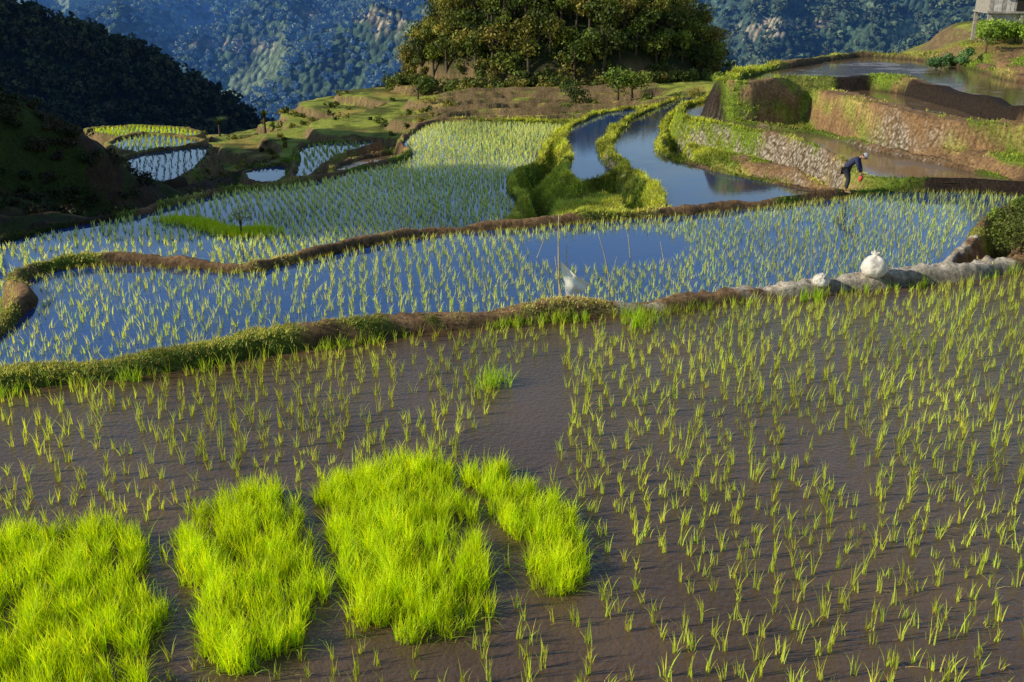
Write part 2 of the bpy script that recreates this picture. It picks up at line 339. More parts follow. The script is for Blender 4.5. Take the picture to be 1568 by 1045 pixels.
hv=.20+.15*vn(p[:,0],p[:,1],.8,3)+rng.normal(0,.035,len(p))
cc=np.array([.56,.62,.08])*(.6+.7*vn(p[:,0],p[:,1],1.5,9))[:,None]
V=tufts(p,7,hv,.012,.26,cc,.02); L1.append(V)
sel=p[rng.random(len(p))<.3]; L1.append(tufts(sel,2,.15,.009,1.0,(.65,.5,.2),.03))
mk("rice_seedlings",*(lambda a:(a[0],a[1],rice,a[2]))(join(L1)))
for bd in BEDS:
    pl=np.array([Q(u,v,0) for u,v in bd]); pl=cr_smooth(pl,3); mn,mxx=pl.min(0),pl.max(0)
    n=int(np.prod(mxx-mn)/.0029); x=rng.uniform(mn[0],mxx[0],n); y=rng.uniform(mn[1],mxx[1],n)
    d=sdist(x+.3*(vn(x,y,.25,3)-.5),y+.3*(vn(x,y,.25,4)-.5),pl); q=(d<0)&(y>4)&(np.abs(x)<.66*(y+3)); x=x[q];y=y[q];d=d[q]
    cl=.3*vn(x,y,.34,6)+.7*vn(x,y,.13,7); q=rng.random(len(x))<ss(.18,.5,cl)+.04; x=x[q];y=y[q];d=d[q];cl=cl[q]
    P3=np.stack([x,y,np.full(len(x),-.03)],1)
    hh=.12+.36*cl+.04*ss(0,.4,-d)
    cc=np.array([.62,.76,.012])*(.45+.85*cl)[:,None]  # shade in the gaps painted in: sparse clumps get darker leaves
    V=tufts(P3,7,hh,.0095,.30,cc,.015)
    edge=P3[d>-.15]; V2=tufts(edge,3,.26,.010,.9,(.34,.45,.04),.05)
    mk("rice_nursery_bed",*(lambda a:(a[0],a[1],rice,a[2]))(join([V,V2])))
def paddy(k,sp,ang,h,w,nb,col,lean=.3,mask=None,lv=2,cv=.25,jit=.15,spread=.03):
    p=gridpts(k,sp,ang,jit,.15)
    if mask is not None: p=p[mask(p)]
    c=np.array(col)*(.75+.5*vn(p[:,0],p[:,1],3,9))[:,None]
    V=tufts(p,nb,h,w,lean,c,spread,lv,cv); mk("rice_seedlings",V[0],V[1],rice,V[2])
def m2(p):
    bare=inpoly(p,[(790,372),(860,360),(980,352),(1062,372),(1055,398),(960,415),(860,412),(800,400)],-.6,-.5*vn(p[:,0],p[:,1],.8,19)+.1)
    return (~bare)&(rng.random(len(p))<np.where(p[:,0]<-4,.8,.95))
paddy('F2',.26,math.radians(8),.25,.020,5,(.60,.65,.17),mask=m2)
def m3(p):
    w=(p[:,0]<-9)&(p[:,1]<38); return rng.random(len(p))<np.where(w,.55,.97)
paddy('F3',.25,math.radians(20),.27,.038,4,(.74,.80,.28),mask=m3)
paddy('F4',.36,.3,.24,.05,4,(.45,.52,.14)); paddy('F5',.4,.3,.2,.04,3,(.16,.22,.08)); paddy('F6',.42,.3,.3,.07,4,(.5,.58,.14)); paddy('F6b',.36,.3,.34,.08,5,(.62,.72,.05))
# ---------------------------------------------------------------- grass on bunds & banks
turf=leafmat("bund_grass",.4,(1.3,1.2,.45))
ok=(DM>.02)&(Y<70)&(Y>8)&(np.abs(X)<.62*(Y+4))&(DM<3.5)
pr=ok*ss(.3,.7,G)*(.35+1.2*bank+.5*b1l+.5*w1)*np.where(ST>.4,.15,1)*(1-.85*pale[...,0])
pr=pr.ravel(); sel=rng.choice(len(pr),72000,replace=True,p=pr/pr.sum())
xs,ys=X.ravel()[sel],Y.ravel()[sel]; xs=xs+rng.uniform(-.001,.001,len(sel))*(ys+6); ys=ys+rng.uniform(-.002,.002,len(sel))*ys; zs=height(xs,ys)
gmx=gm.ravel()[sel][:,None]; bx=bank.ravel()[sel][:,None]
nearl=((xs<2.2)&(ys<24))[:,None]; gmx=np.where(nearl,gmx*.45,gmx)
cc=(np.array([.60,.49,.16])*(1-gmx)+np.array([.30,.38,.04])*gmx)*(1-bx)+np.array([.50,.52,.07])*bx
cc=cc*(.35+1.3*vn(xs,ys,.8,33)[:,None])*(.7+.6*rng.random((len(sel),1)))
cc=np.where((xs<-14)[:,None]&(ys>30)[:,None],cc*.22,cc)  # same painted shade on the grass of the left mound
hh=(.03+.09*rng.random(len(sel)))*(1+.6*bx[:,0])*(1+ys/80)*np.where(nearl[:,0],.65,1); ww=np.maximum(.009,.0009*ys)
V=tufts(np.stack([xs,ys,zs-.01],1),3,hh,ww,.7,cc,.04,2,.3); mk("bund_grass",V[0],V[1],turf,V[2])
def edge_pts(k,dens,o0,o1):
    P=FL[k]['P']; out=[]
    for i in range(len(P)):
        a,b_=P[i],P[(i+1)%len(P)]; L_=np.linalg.norm(b_-a)
        n=rng.poisson(L_*dens); 
        if n: 
            t=rng.random((n,1)); out.append(a+(b_-a)*t)
    q=np.concatenate(out); nrm=rng.uniform(o0,o1,(len(q),1))
    q=q+np.array([[0.1,-1]])*nrm
    d=sdist(q[:,0],q[:,1],P); q=q[(d<0)&(d>-1.0*o1)&(q[:,1]>8)&(np.abs(q[:,0])<.62*(q[:,1]+4))]
    return np.concatenate([q,np.full((len(q),1),FL[k]['z']-.03)],1)
e1=edge_pts('F1',20,.02,.26); e1=e1[rng.random(len(e1))<(.05+1.0*ss(.4,.7,vn(e1[:,0],e1[:,1],.45,4)))*np.where(e1[:,0]>2.5,.6,1)]
Va=tufts(e1,6,.14+.24*rng.random(len(e1)),.013,.3,np.array([.32,.46,.03])*(.4+1.0*rng.random((len(e1),1))),.022)
pc=np.array([Q(975,500,0),Q(965,492,0),Q(990,492,0),Q(755,592,0),Q(760,588,0),Q(1240,462,0)]); pc=np.repeat(pc,9,0)+rng.normal(0,.11,(len(pc)*9,2))
pc=np.concatenate([pc,np.zeros((len(pc),1))],1); Vb=tufts(pc,6,.36,.012,.35,(.40,.58,.03),.03)
Vv=join([Va,Vb]); mk("water_edge_grass",Vv[0],Vv[1],rice,Vv[2])
e2=edge_pts('F2',16,.0,.2); V=tufts(e2,5,.16,.02,.5,np.array([.34,.28,.07])*(.4+rng.random((len(e2),1))),.04,2); mk("water_edge_grass",V[0],V[1],turf,V[2])
a0=np.array([Q(262,337,-2),Q(310,345,-2),Q(350,357,-2),Q(372,360,-2),Q(405,354,-2)])
t=rng.random(1400)*4; i=np.minimum(t.astype(int),3); q=a0[i]+(a0[i+1]-a0[i])*(t-i)[:,None]+rng.normal(0,1,(1400,2))*np.array([.25,.16])
V=tufts(np.concatenate([q,np.full((1400,1),-2.03)],1),5,.28,.028,.45,(.60,.70,.03),.05,2); mk("grass_islet",V[0],V[1],rice,V[2])
# ---------------------------------------------------------------- trees
def leafcloud(T,nclump,nleaf,leaf,cols,flat=.8,trunk=True,cz=.62,vz=.32):
    T=np.asarray(T,float); n=len(T)
    cd=rng.normal(0,1,(n,nclump,3)); cd/=np.linalg.norm(cd,axis=2,keepdims=True); cd*=rng.uniform(.25,.75,(n,nclump,1))
    cR=rng.uniform(.3,.55,(n,nclump))
    R=T[:,3][:,None,None]
    vert=(T[:,4]*vz)[:,None]
    cc=T[:,None,:3]+np.stack([cd[...,0]*T[:,3,None],cd[...,1]*T[:,3,None],T[:,4,None]*cz+cd[...,2]*vert],-1)
    ld=rng.normal(0,1,(n,nclump,nleaf,3)); ld/=np.linalg.norm(ld,axis=3,keepdims=True)
    lp=cc[:,:,None,:]+ld*(cR[...,None,None]*R[...,None])*rng.uniform(.75,1.1,(n,nclump,nleaf,1))*np.array([1,1,flat])
    nn=ld+rng.normal(0,.45,ld.shape); nn/=np.linalg.norm(nn,axis=3,keepdims=True)
    lp=lp.reshape(-1,3); nn=nn.reshape(-1,3)
    r=rng.normal(0,1,nn.shape); a=np.cross(nn,r); a/=np.linalg.norm(a,axis=1)[:,None]; b2=np.cross(nn,a)
    sz=(leaf*rng.uniform(.6,1.3,len(lp)))[:,None]
    q=np.stack([lp-a*sz*.5,lp+b2*sz*.32,lp+a*sz*.5,lp-b2*sz*.32],1)
    m=len(lp); Fq=np.arange(m*4).reshape(-1,4)
    tc_=np.asarray(cols)[rng.integers(0,len(cols),n)]*rng.uniform(.7,1.3,(n,1))
    c=(tc_[:,None,None,:]*rng.uniform(.6,1.5,(n,nclump,1,1))*rng.uniform(.75,1.25,(n,nclump,nleaf,1))).reshape(-1,3)
    res=[(q.reshape(-1,3),Fq,np.repeat(c,4,0))]
    if trunk:
        k=6; an=np.arange(k)*2*np.pi/k; lv=[(0,.07),(.3,.05),(.62,.03),(.85,.008)]
        TV=np.zeros((n,len(lv),k,3)); lean=rng.normal(0,.04,(n,2))
        for li,(hf_,rf) in enumerate(lv):
            TV[:,li,:,0]=T[:,0,None]+np.cos(an)*(rf*T[:,4,None]*.6)+(lean[:,0]*T[:,4]*hf_)[:,None]
            TV[:,li,:,1]=T[:,1,None]+np.sin(an)*(rf*T[:,4,None]*.6)+(lean[:,1]*T[:,4]*hf_)[:,None]
            TV[:,li,:,2]=(T[:,2]+T[:,4]*hf_-.1)[:,None]
        f=[[l*k+j,l*k+(j+1)%k,(l+1)*k+(j+1)%k,(l+1)*k+j] for l in range(len(lv)-1) for j in range(k)]
        Ft=(np.arange(n)[:,None,None]*(k*len(lv))+np.array(f)[None]).reshape(-1,4)
        res.append((TV.reshape(-1,3),Ft,np.tile([[.11,.08,.05]],(n*k*len(lv),1))))
        st=np.stack([T[:,0],T[:,1],T[:,2]+T[:,4]*.35],1)[:,None].repeat(nclump,1).reshape(-1,3); en=cc.reshape(-1,3)
        w=(T[:,4,None]*.012).repeat(nclump,1).reshape(-1)[:,None]
        sd=np.array([[1,0,0]]); sd2=np.array([[0,1,0]])
        Bq=np.stack([st-sd*w,st+sd*w,en+sd*w*.3,en-sd*w*.3, st-sd2*w,st+sd2*w,en+sd2*w*.3,en-sd2*w*.3],1)
        res.append((Bq.reshape(-1,3),np.arange(Bq.shape[0]*8).reshape(-1,4),np.tile([[.10,.075,.05]],(Bq.shape[0]*8,1))))
    return join(res)
tree_m=leafmat("tree_foliage",.25,(1.2,1.15,.5),.6)
def cloudobj(name,T,nc,nl,leaf,cols,mat=tree_m,**k):
    a=leafcloud(T,nc,nl,leaf,cols,**k); return mk(name,a[0],a[1],mat,a[2])
T=[]; tries=0
while len(T)<430 and tries<20000:
    tries+=1
    x=5.2+rng.uniform(-17,17); y=108+rng.uniform(-16,10)
    r=math.hypot((x-5.2)/16.5,(y-108)/15.5)
    if r>.99: continue
    if all((x-t_[0])**2+(y-t_[1])**2>1.5 for t_ in T): T.append((x,y,0,rng.uniform(1.1,2.2),rng.uniform(2.6,5.0)))
T=np.array(T); T[:,2]=height(T[:,0],T[:,1])-.2
fcols=[(.14,.17,.02),(.085,.12,.016),(.20,.19,.028),(.055,.085,.013),(.24,.20,.035),(.11,.14,.018)]
a1=leafcloud(T,9,46,.28,fcols)
n=380; th=rng.uniform(math.pi*.95,math.pi*2.05,n); rad=rng.uniform(.88,1.14,n); x=5.2+16.5*rad*np.cos(th); y=108+15.5*rad*np.sin(th)
U=np.stack([x,y,height(x,y)-.3,rng.uniform(.5,1.2,n),rng.uniform(.8,2.2,n)],1)
a2=leafcloud(U,6,30,.24,[(.13,.16,.03),(.08,.11,.02),(.19,.17,.035)],trunk=False,cz=.45,vz=.4)
a=join([a1,a2]); mk("hill_forest",a[0],a[1],tree_m,a[2])
n=420; x=rng.uniform(-30,14,n); y=rng.uniform(62,100,n); q=(vn(x,y,6,77)>.5)&(height(x,y,True)[1]>.6); x,y=x[q],y[q]; n=len(x)
U=np.stack([x,y,height(x,y)-.1,rng.uniform(.2,.7,n),rng.uniform(.3,1.0,n)],1); cloudobj("terrace_scrub",U,5,22,.17,[(.14,.17,.03),(.08,.11,.02),(.24,.21,.04)],trunk=False,cz=.45,vz=.4)
n=480; x=rng.uniform(-32,-15,n); y=rng.uniform(38,56,n); q=(height(x,y,True)[1]>.9)&(height(x,y)>-3.8); x,y=x[q],y[q]; n=len(x)
U=np.stack([x,y,height(x,y)-.1,rng.uniform(.25,.8,n),rng.uniform(.25,.9,n)],1); cloudobj("mound_scrub",U,6,26,.13,[(.03,.045,.012),(.05,.04,.02)],trunk=False,cz=.4,vz=.4)
G1=[(.18,.24,.03),(.12,.18,.02)]
def plant(name,u,v,D,R,H,nc=6,nl=60,leaf=.12,cols=G1,z=None):
    x,y,zz=PD(u,v,D); z0=hz1(x,y) if z is None else z
    return cloudobj(name,[(x,y,z0-.1,R,H)],nc,nl,leaf,cols)
plant("bush",945,165,80,1.6,3.0,10,80,.22); plant("bush",968,165,80,1.4,2.6,10,80,.22)
plant("bush",880,180,78,1.5,2.2,8,70,.22,[(.06,.10,.015)]); plant("bush",1097,145,78,.7,1.9,5,60,.18)
plant("bush",640,150,85,1.5,2.2,8,70,.22,[(.08,.12,.015)])
xy=Q(370,362,-2); cloudobj("young_shrub",[(xy[0],xy[1],-2.05,.45,1.15)],8,18,.09,[(.26,.28,.08)])
for (u,v) in((1530,385),(1555,360),(1510,365),(1560,395),(1540,350),(1575,345)):
    xy=Q(u,v,.1); cloudobj("bush",[(xy[0],xy[1],hz1(*xy)-.25,.8,1.3)],10,190,.07,[(.11,.13,.02),(.09,.11,.015),(.22,.16,.04)])
for i in range(18):
    u=rng.uniform(1490,1640); D=rng.uniform(60,65); plant("bush",u,100,D,rng.uniform(.7,1.3),rng.uniform(1.0,1.7),7,90,.15,[(.28,.38,.04),(.15,.24,.02),(.20,.32,.03)])
for i in range(6): plant("bush",rng.uniform(1430,1490),96,rng.uniform(58,61),.6,.9,5,60,.15,[(.10,.20,.06)])
plant("bush",178,215,72,1.2,2.0,8,70,.2,[(.03,.05,.012)])
# trees added out of view at left to shade the paddy and mound
for (x,y,H,R) in((-30.5,30.5,20,4.2),(-33,34,21,4.6),(-29.5,36,15,3.6),(-38,30,16,4.5),(-36,38,12,3.5),(-30,44,3.4,1.8),(-31,48,3.2,1.8),(-33,52,3.4,2),(-30,46,3.4,1.9),(-35,45,4,2.2)):
    z0=hz1(x,y); cloudobj("added_shade_tree",[(x,y,z0-.2,R,H)],24,230,.55,[(.05,.08,.015)])
def palm(u,v,D,H,r):
    x,y,_=PD(u,v,D); z0=hz1(x,y)
    nb=26; B=np.tile([[x,y,z0+H]],(nb,1)); az=rng.random(nb)*6.28
    V,Fq,mm=blades(B,np.full(nb,r),np.full(nb,.28),rng.uniform(.6,1.5,nb),5,az); C=np.tile([[.06,.09,.02]],(len(V),1))
    k=6; an=np.arange(k)*2*np.pi/k; TV=np.array([[x+np.cos(a)*rr_,y+np.sin(a)*rr_,z0+h_] for h_,rr_ in((-.2,.16),(H*.5,.11),(H,.08)) for a in an]); f=np.array([[l*k+j,l*k+(j+1)%k,(l+1)*k+(j+1)%k,(l+1)*k+j] for l in range(2) for j in range(k)])
    a=join([(V,Fq,C),(TV,f,np.tile([[.12,.09,.06]],(len(TV),1)))]); mk("palm_tree",a[0],a[1],tree_m,a[2])
palm(337,210,96,2.2,1.0); palm(406,200,92,1.7,.9)
# ---------------------------------------------------------------- mountains
def mount(x,y):
    v=np.interp(y,[150,450,700,1000,1500],[-42,-92,-48,70,120])
    rd=1-np.abs(2*fbm(x+.35*y,y,240,4,81)-1)*1.8; rd2=1-np.abs(2*fbm(x-.2*y,y*.8,95,4,91)-1)*1.7
    v=v+ss(330,600,y)*(95*(rd-.5)+52*(rd2-.55))+8*(fbm(x,y,36,4,95)-.5)
    zc=np.interp(x,[-420,-260,-160,-114,-87,-63,-30,0],[180,125,42,-2,-12,-26,-52,-80])  # left peak out of view raised so the ridge face stays shaded
    rg=zc-.72*np.abs(y-250-.1*x)+5*(fbm(x,y,30,4,97)-.5)
    zr=np.interp(x,[40,110,190,330],[-90,-40,-12,40]); rg2=zr-.5*np.abs(y-430)+24*(fbm(x,y,60,4,99)-.5)
    return np.maximum(np.maximum(v,rg),rg2)
NR2,NC2=560,560
ym=150*np.exp(np.linspace(0,math.log(10),NR2)); sm=np.linspace(-1.5,1.1,NC2)
Ym=np.repeat(ym[:,None],NC2,1); Xm=sm[None,:]*Ym; Zm=mount(Xm,Ym)
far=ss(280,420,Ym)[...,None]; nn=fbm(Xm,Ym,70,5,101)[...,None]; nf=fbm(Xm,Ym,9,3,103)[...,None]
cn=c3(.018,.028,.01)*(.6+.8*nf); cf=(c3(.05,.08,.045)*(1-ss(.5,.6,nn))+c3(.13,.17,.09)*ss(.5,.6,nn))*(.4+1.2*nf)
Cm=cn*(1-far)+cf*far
# contour road and cleared earth strips: thin bands that follow the slope
def at_px(u,v):
    a,d,e=ray(u,v); tt=np.linspace(300,1300,3000); hit=np.nonzero(mount(a*tt,d*tt)>CH+e*tt)[0]
    return (a*tt[hit[0]],d*tt[hit[0]]) if len(hit) else None
cl=np.zeros_like(Xm)
for(u,v,hw_,dz)in((1215,36,22,2.0),(1160,50,14,1.4),(540,24,36,1.2),(345,70,34,1.2),(620,44,20,1.0)):
    h_=at_px(u,v)
    if h_ is None: continue
    z0=float(mount(np.array([h_[0]]),np.array([h_[1]]))[0]); 
    b_=(1-ss(.6,1.2,np.abs(Zm-z0-1.2*(nf[...,0]-.5))/dz))*(1-ss(.7,1.1,np.abs(Xm-h_[0])/hw_))*(np.abs(Ym-h_[1])<60); cl=np.maximum(cl,b_)
Cm=Cm*(1-cl[...,None])+c3(.42,.33,.22)*cl[...,None]
m,nt,out=newmat("mountain_forest"); L=nt.links.new
at=N(nt,'ShaderNodeAttribute',attribute_name='Col'); fa=N(nt,'ShaderNodeAttribute',attribute_name='far')
tc=N(nt,'ShaderNodeTexCoord'); vo=N(nt,'ShaderNodeTexVoronoi'); vo.inputs['Scale'].default_value=.2; L(tc.outputs['Object'],vo.inputs['Vector'])
no=N(nt,'ShaderNodeTexNoise'); no.inputs['Scale'].default_value=.3; no.inputs['Detail'].default_value=7; no.inputs['Roughness'].default_value=.7; L(tc.outputs['Object'],no.inputs['Vector'])
b=N(nt,'ShaderNodeBsdfPrincipled'); b.inputs['Roughness'].default_value=1; b.inputs['Specular IOR Level'].default_value=0
mr=N(nt,'ShaderNodeMapRange'); mr.inputs[1].default_value=.35; mr.inputs[2].default_value=.65; mr.inputs[3].default_value=.35; mr.inputs[4].default_value=1.6; L(no.outputs['Fac'],mr.inputs[0])
sc=N(nt,'ShaderNodeVectorMath',operation='SCALE'); L(at.outputs['Color'],sc.inputs[0]); L(mr.outputs[0],sc.inputs['Scale']); L(sc.outputs[0],b.inputs['Base Color'])
bp=N(nt,'ShaderNodeBump'); bp.inputs['Strength'].default_value=1; bp.inputs['Distance'].default_value=5; bp.invert=True; L(vo.outputs['Distance'],bp.inputs['Height']); L(bp.outputs[0],b.inputs['Normal'])
e=N(nt,'ShaderNodeEmission'); e.inputs[0].default_value=(.03,.09,.26,1); L(fa.outputs['Fac'],e.inputs[1])  # slopes glow blue in place of real haze
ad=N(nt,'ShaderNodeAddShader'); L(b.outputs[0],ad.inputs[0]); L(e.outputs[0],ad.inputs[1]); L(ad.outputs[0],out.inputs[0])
idx=np.arange(NR2*NC2).reshape(NR2,NC2); Fq=np.stack([idx[:-1,:-1],idx[:-1,1:],idx[1:,1:],idx[1:,:-1]],-1).reshape(-1,4)
# painted haze: blue glow, stronger with distance and towards the left
haze_glow=.04+.85*ss(350,950,Ym)*(1.15-.65*ss(-.1,.3,Xm/Ym))
mk("mountains",np.stack([Xm,Ym,Zm],-1).reshape(-1,3),Fq,m,Cm.reshape(-1,3),{'far':haze_glow.ravel()},smooth=True)
n=3800; y=rng.uniform(165,262,n); x=rng.uniform(-.62,-.12,n)*y; z=mount(x,y); q=z>-60; T=np.stack([x,y,z-.5,rng.uniform(1.5,3,n),rng.uniform(3.5,7,n)],1)[q]
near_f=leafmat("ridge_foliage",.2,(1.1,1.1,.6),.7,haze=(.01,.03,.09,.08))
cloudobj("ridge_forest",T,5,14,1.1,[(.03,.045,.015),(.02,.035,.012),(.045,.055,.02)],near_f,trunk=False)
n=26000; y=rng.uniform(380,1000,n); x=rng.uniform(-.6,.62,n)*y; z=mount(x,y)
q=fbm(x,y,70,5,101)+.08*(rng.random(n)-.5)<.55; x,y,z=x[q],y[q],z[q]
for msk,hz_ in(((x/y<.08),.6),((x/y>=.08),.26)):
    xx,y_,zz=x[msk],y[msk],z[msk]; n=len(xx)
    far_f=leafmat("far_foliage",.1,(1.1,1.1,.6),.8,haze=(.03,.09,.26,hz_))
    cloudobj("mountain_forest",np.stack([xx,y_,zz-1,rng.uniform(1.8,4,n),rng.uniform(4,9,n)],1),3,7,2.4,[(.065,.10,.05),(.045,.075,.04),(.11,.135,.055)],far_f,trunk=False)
# ---------------------------------------------------------------- props
def bobj(name,bm,mat,parent=None,smooth=True):
    me=bpy.data.meshes.new(name); bm.to_mesh(me); bm.free(); me.materials.append(mat)
    for p_ in me.polygons: p_.use_smooth=smooth
    o=bpy.data.objects.new(name,me); S.collection.objects.link(o)
    if parent: o.parent=parent
    return o
sackm=simple("woven_sack",(.58,.53,.45),.8,9,.35,.9); 
def sack(u,v,s=1.0,squash=1.0):
    x,y=Q(u,v,.22); z0=hz1(x,y)-.02
    bm=bmesh.new(); prof=[(.0,0),(.13,.0),(.19,.04),(.235,.13),(.24,.22),(.20,.31),(.13,.37),(.06,.40),(.045,.42),(.09,.46),(.075,.475),(.0,.45)]
    k=28; rings=[]
    for r,h in prof:
        rings.append([bm.verts.new((math.cos(a)*r*(1+.10*math.sin(3*a+h*9)+.05*math.sin(7*a+h*20)),math.sin(a)*r*(1+.08*math.cos(2*a+1)),h*squash+.012*math.sin(5*a))) for a in [2*math.pi*j/k for j in range(k)]])
    for l in range(len(rings)-1):
        for j in range(k): bm.faces.new([rings[l][j],rings[l][(j+1)%k],rings[l+1][(j+1)%k],rings[l+1][j]])
    o=bobj("white_sack",bm,sackm); o.scale=(s,s,s); o.location=(x,y,z0); return o
sack(1337,424,1.1); o=sack(1256,431,.72,.75); o.rotation_euler=(.3,-.5,1)
bam=simple("bamboo",(.35,.30,.16),.6,20,.3)
def stick(name,p0,p1,r,mat,bend=.05):
    p0=Vector(p0);p1=Vector(p1); bm=bmesh.new(); k=6; ring=[]; ax=(p1-p0).normalized(); s1=ax.orthogonal().normalized(); s2=ax.cross(s1); L_=(p1-p0).length
    for i in range(7):
        t=i/6; c=p0.lerp(p1,t)+s1*math.sin(t*math.pi)*bend*L_; rr_=r*(1-.6*t)*(1.15 if i%2 else 1)
        ring.append([bm.verts.new(c+s1*math.cos(a)*rr_+s2*math.sin(a)*rr_) for a in [2*math.pi*j/k for j in range(k)]])
    for l in range(6):
        for j in range(k): bm.faces.new([ring[l][j],ring[l][(j+1)%k],ring[l+1][(j+1)%k],ring[l+1][j]])
    bm.faces.new(ring[-1]); return bobj(name,bm,mat)
for (u0,v0,u1,v1,zb,r) in((858,452,856,330,.1,.022),(870,452,868,375,.1,.018),(862,455,850,395,.1,.015),(935,440,915,355,-.6,.016),(1018,402,1012,372,-.6,.016),(966,395,962,360,-.6,.016),(820,395,835,362,-.6,.014),(930,445,945,395,-.6,.012)):
    a=Q(u0,v0,zb); D=a[1]; tp=PD(u1,v1,D); stick("bamboo_stick",(a[0],D,zb-.1),(tp[0],D+.1,tp[2]),r,bam,rng.uniform(-.04,.05))
clothm=simple("plastic_sheet",(.75,.74,.62),.5,10,.15,.2)
a=Q(862,455,.1); D=a[1]; A=Vector(PD(858,400,D)); Bv=Vector(PD(906,436,D+.2)); C_=Vector(PD(868,460,D))
bm=bmesh.new(); n=10; g={}
for i in range(n+1):
    for j in range(n+1-i):
        s_,t_=i/n,j/n; p_=A*(1-s_-t_)+Bv*s_+C_*t_; p_=p_+Vector((0,.05*math.sin(9*s_+4*t_)+.03*math.sin(14*t_),-.05*math.sin(math.pi*s_)*(1-t_))); g[i,j]=bm.verts.new(p_)
for i in range(n):
    for j in range(n-i):
        bm.faces.new([g[i,j],g[i+1,j],g[i,j+1]])
        if j<n-i-1: bm.faces.new([g[i+1,j],g[i+1,j+1],g[i,j+1]])
bobj("plastic_sheet",bm,clothm)
# ---------------------------------------------------------------- farmer
jac=simple("jacket_cloth",(.03,.038,.08),.85,30,.3); tro=simple("trouser_cloth",(.03,.03,.04),.85,30,.3); skn=simple("skin",(.36,.19,.11),.6,20,.1,.05); capm=simple("cap_cloth",(.35,.36,.38),.85,30,.2); redm=simple("red_cloth",(.55,.09,.06),.8,25,.3); blk=simple("dark_hair",(.012,.01,.01),.6,30,.2)
xy=Q(1299,291,-.4); fz=hz1(*xy)
farmer=bpy.data.objects.new("farmer",None); S.collection.objects.link(farmer)
def skin(name,pts,edges,rad,mat,root=0,sub=2):
    me=bpy.data.meshes.new(name); me.from_pydata(pts,edges,[]); o=bpy.data.objects.new(name,me); S.collection.objects.link(o)
    me.materials.append(mat); mo=o.modifiers.new('s','SKIN'); mo.use_smooth_shade=True
    for i,v in enumerate(me.skin_vertices[0].data):
        r=rad[i]; v.radius=(r,r) if not isinstance(r,tuple) else r; v.use_root=(i==root)
    sb=o.modifiers.new('b','SUBSURF'); sb.levels=sub; sb.render_levels=sub
    o.parent=farmer; return o
skin("jacket",[(-.06,0,.80),(.03,0,.92),(.17,0,1.05),(.30,0,1.13),(.36,0,1.17),
 (.28,.16,1.11),(.36,.19,.88),(.44,.10,.68),(.28,-.16,1.11),(.36,-.19,.88),(.44,-.08,.70)],
 [(0,1),(1,2),(2,3),(3,4),(3,5),(5,6),(6,7),(3,8),(8,9),(9,10)],[(.15,.13),(.145,.12),(.15,.12),(.13,.11),.06,.075,.055,.042,.075,.055,.042],jac)
skin("trousers",[(-.08,0,.80),(-.05,.09,.74),(.05,.12,.45),(-.03,.13,.12),(-.05,-.09,.74),(.09,-.11,.45),(.04,-.13,.12)],[(0,1),(1,2),(2,3),(0,4),(4,5),(5,6)],[.15,.11,.072,.055,.11,.072,.055],tro)
for sgn,ax_ in((1,-.03),(-1,.04)):
    skin("foot",[(ax_-.02,sgn*.13,.14),(ax_-.02,sgn*.13,.04),(ax_+.08,sgn*.135,.03),(ax_+.17,sgn*.14,.02)],[(0,1),(1,2),(2,3)],[.04,.042,.035,.025],skn)
    wx_,wy_,wz_=(.44,.10,.68) if sgn>0 else (.44,-.08,.70)
    pts=[(wx_,wy_,wz_),(wx_+.01,wy_-.01*sgn,wz_-.05),(wx_+.02,wy_-.015*sgn,wz_-.10)]; ed=[(0,1),(1,2)]; rd_=[.026,.032,.03]
    skin("palm",pts,ed,rd_,skn)
    for q_ in range(4):
        o_=(q_-1.5)*.02; ln=[.07,.08,.075,.06][q_]
        skin("finger_%d"%(q_+1),[(wx_+.02+o_,wy_-.015*sgn,wz_-.09),(wx_+.025+o_,wy_-.03*sgn,wz_-.09-ln*.5),(wx_+.02+o_,wy_-.055*sgn,wz_-.09-ln*.8)],[(0,1),(1,2)],[.009,.009,.007],skn,sub=1)
    skin("thumb",[(wx_-.015,wy_-.01*sgn,wz_-.05),(wx_-.035,wy_-.03*sgn,wz_-.085),(wx_-.03,wy_-.05*sgn,wz_-.115)],[(0,1),(1,2)],[.011,.010,.008],skn,sub=1)
skin("neck",[(.33,0,1.15),(.42,0,1.21)],[(0,1)],[.055,.05],skn)
bm=bmesh.new(); bmesh.ops.create_uvsphere(bm,u_segments=24,v_segments=18,radius=1)
for v in bm.verts:
    c=v.co; x_,y_,z_=c; jaw=1-.25*max(0,-z_); v.co=Vector((x_*.095*(jaw if x_<0 else 1-.1*max(0,-z_)),y_*.076*jaw,z_*.118))
    if x_>.9 and abs(y_)<.25 and -.35<z_<.1: v.co.x+=.022*(1-abs(y_)*3)
    if x_>.8 and .12<abs(y_)<.5 and .02<z_<.28: v.co.x-=.008
    if x_>.75 and abs(y_)<.35 and -.62<z_<-.5: v.co.x-=.005
HM=Matrix.Translation((.49,0,1.22))@Matrix.Rotation(math.radians(48),4,'Y')
o=bobj("head",bm,skn,farmer); o.matrix_local=HM
for sgn in(1,-1):
    bm=bmesh.new(); bmesh.ops.create_uvsphere(bm,u_segments=10,v_segments=8,radius=1,matrix=Matrix.Translation((-.005,.076*sgn,0))@Matrix.Diagonal((.02,.01,.03,1))); o=bobj("ear",bm,skn,farmer); o.matrix_local=HM
    bm=bmesh.new(); bmesh.ops.create_uvsphere(bm,u_segments=10,v_segments=8,radius=.011,matrix=Matrix.Translation((.084,.032*sgn,.012))); o=bobj("eye",bm,blk,farmer); o.matrix_local=HM
bm=bmesh.new(); bmesh.ops.create_uvsphere(bm,u_segments=24,v_segments=16,radius=1)
bmesh.ops.delete(bm,geom=[v for v in bm.verts if v.co.z<.12],context='VERTS')
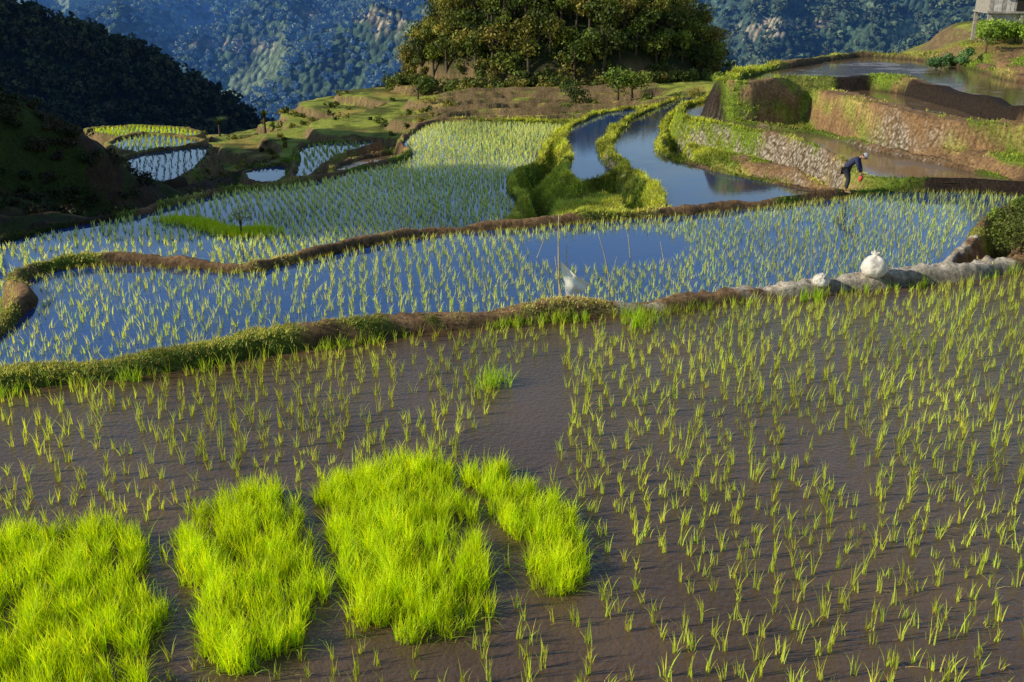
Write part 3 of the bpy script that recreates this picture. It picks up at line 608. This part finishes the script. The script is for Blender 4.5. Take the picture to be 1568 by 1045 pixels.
for v in bm.verts:
    v.co=Vector((v.co.x*.104,v.co.y*.086,v.co.z*.13))
    if v.co.x>.07 and v.co.z<.04: v.co.x+=.06
o=bobj("cap",bm,capm,farmer); o.matrix_local=HM
bm=bmesh.new(); bmesh.ops.create_uvsphere(bm,u_segments=20,v_segments=14,radius=1)
for v in bm.verts: v.co=Vector((v.co.x*.098,v.co.y*.081,v.co.z*.12))
bmesh.ops.delete(bm,geom=[v for v in bm.verts if v.co.x>.01 or v.co.z<-.05],context='VERTS')
o=bobj("hair",bm,blk,farmer); o.matrix_local=HM
skin("red_bundle",[(.45,.0,.60),(.46,.0,.52),(.43,.02,.44),(.42,0,.36)],[(0,1),(1,2),(2,3)],[.05,.09,.08,.04],redm)
farmer.location=(xy[0]-.1,xy[1],fz); farmer.rotation_euler=(0,0,math.radians(-28)); farmer.scale=(.97,.97,.97)
# ---------------------------------------------------------------- house on the right
hw=simple("weathered_wood",(.30,.27,.23),.85,6,.4,.4); ht=simple("thatch",(.16,.12,.07),.95,12,.4,.6); hd=simple("dark_opening",(.02,.018,.015),.8); hp=simple("pale_plank",(.50,.47,.42),.8,5,.3,.3)
hx,hy,hzz=PD(1507,62,66)
house=bpy.data.objects.new("wooden_house",None); S.collection.objects.link(house)
def box(name,x0,x1,y0,y1,z0,z1,mat):
    bm=bmesh.new(); bmesh.ops.create_cube(bm,size=1,matrix=Matrix.Translation(((x0+x1)/2,(y0+y1)/2,(z0+z1)/2))@Matrix.Diagonal((x1-x0,y1-y0,z1-z0,1)))
    bmesh.ops.bevel(bm,geom=bm.edges[:],offset=.008,segments=1,affect='EDGES'); return bobj(name,bm,mat,house,False)
for i,px in enumerate((0,1.9,3.8)):
    for py in(0,3.8): box("post",px,px+.22,py,py+.22,-2,1.3,hw)
box("floor",-.1,4.1,-.1,4.1,1.3,1.42,hw)
for i in range(16): box("wall_plank",.02+i*.25,.25+i*.25,.05+.01*(i%2),.11+.01*(i%2),1.42,3.4,hp if i%3 else hw)
box("wall_left",.0,.06,.15,4,1.42,3.4,hw); box("wall_right",3.98,4.04,.15,4,1.42,3.4,hw); box("wall_back",.06,3.98,3.94,4,1.42,3.4,hw)
box("door",1.6,2.3,.0,.045,1.42,3.1,hd); box("window",.7,1.2,.0,.045,2.2,2.8,hd); box("base_wall",.3,3.7,.3,.4,-2,1.28,hp)
bm=bmesh.new(); vs=[bm.verts.new(p_) for p_ in((-.9,-.9,3.2),(4.9,-.9,3.2),(4.9,4.9,3.2),(-.9,4.9,3.2),(1.7,2,6),(2.3,2,6))]
for f_ in((0,1,5,4),(1,2,5),(2,3,4,5),(3,0,4),(0,3,2,1)): bm.faces.new([vs[i] for i in f_])
bobj("roof",bm,ht,house,False)
house.location=(hx,hy,hz1(hx+1,hy+1)+.1); house.rotation_euler=(0,0,math.radians(-12))
# ---------------------------------------------------------------- light
az=Vector((-.975,-.2,0)).normalized(); el=math.radians(27)
sv=Vector((az.x*math.cos(el),az.y*math.cos(el),math.sin(el)))
sd=bpy.data.lights.new("sun",'SUN'); sd.energy=5.0; sd.angle=math.radians(.5); sd.color=(1,.93,.77)
so=bpy.data.objects.new("sun",sd); S.collection.objects.link(so); so.rotation_euler=sv.to_track_quat('Z','Y').to_euler(); so.location=(-50,30,60)
w=bpy.data.worlds.new("World"); S.world=w; w.use_nodes=True; nt=w.node_tree; bg=nt.nodes['Background']
sk=nt.nodes.new('ShaderNodeTexSky'); sk.sky_type='NISHITA'; sk.sun_disc=False; sk.sun_elevation=el; sk.sun_rotation=math.atan2(az.x,az.y); sk.air_density=1.0; sk.dust_density=.2; sk.ozone_density=2.0
nt.links.new(sk.outputs[0],bg.inputs[0]); bg.inputs[1].default_value=.14
S.view_settings.view_transform='Standard'; S.view_settings.look='None'; S.view_settings.exposure=0
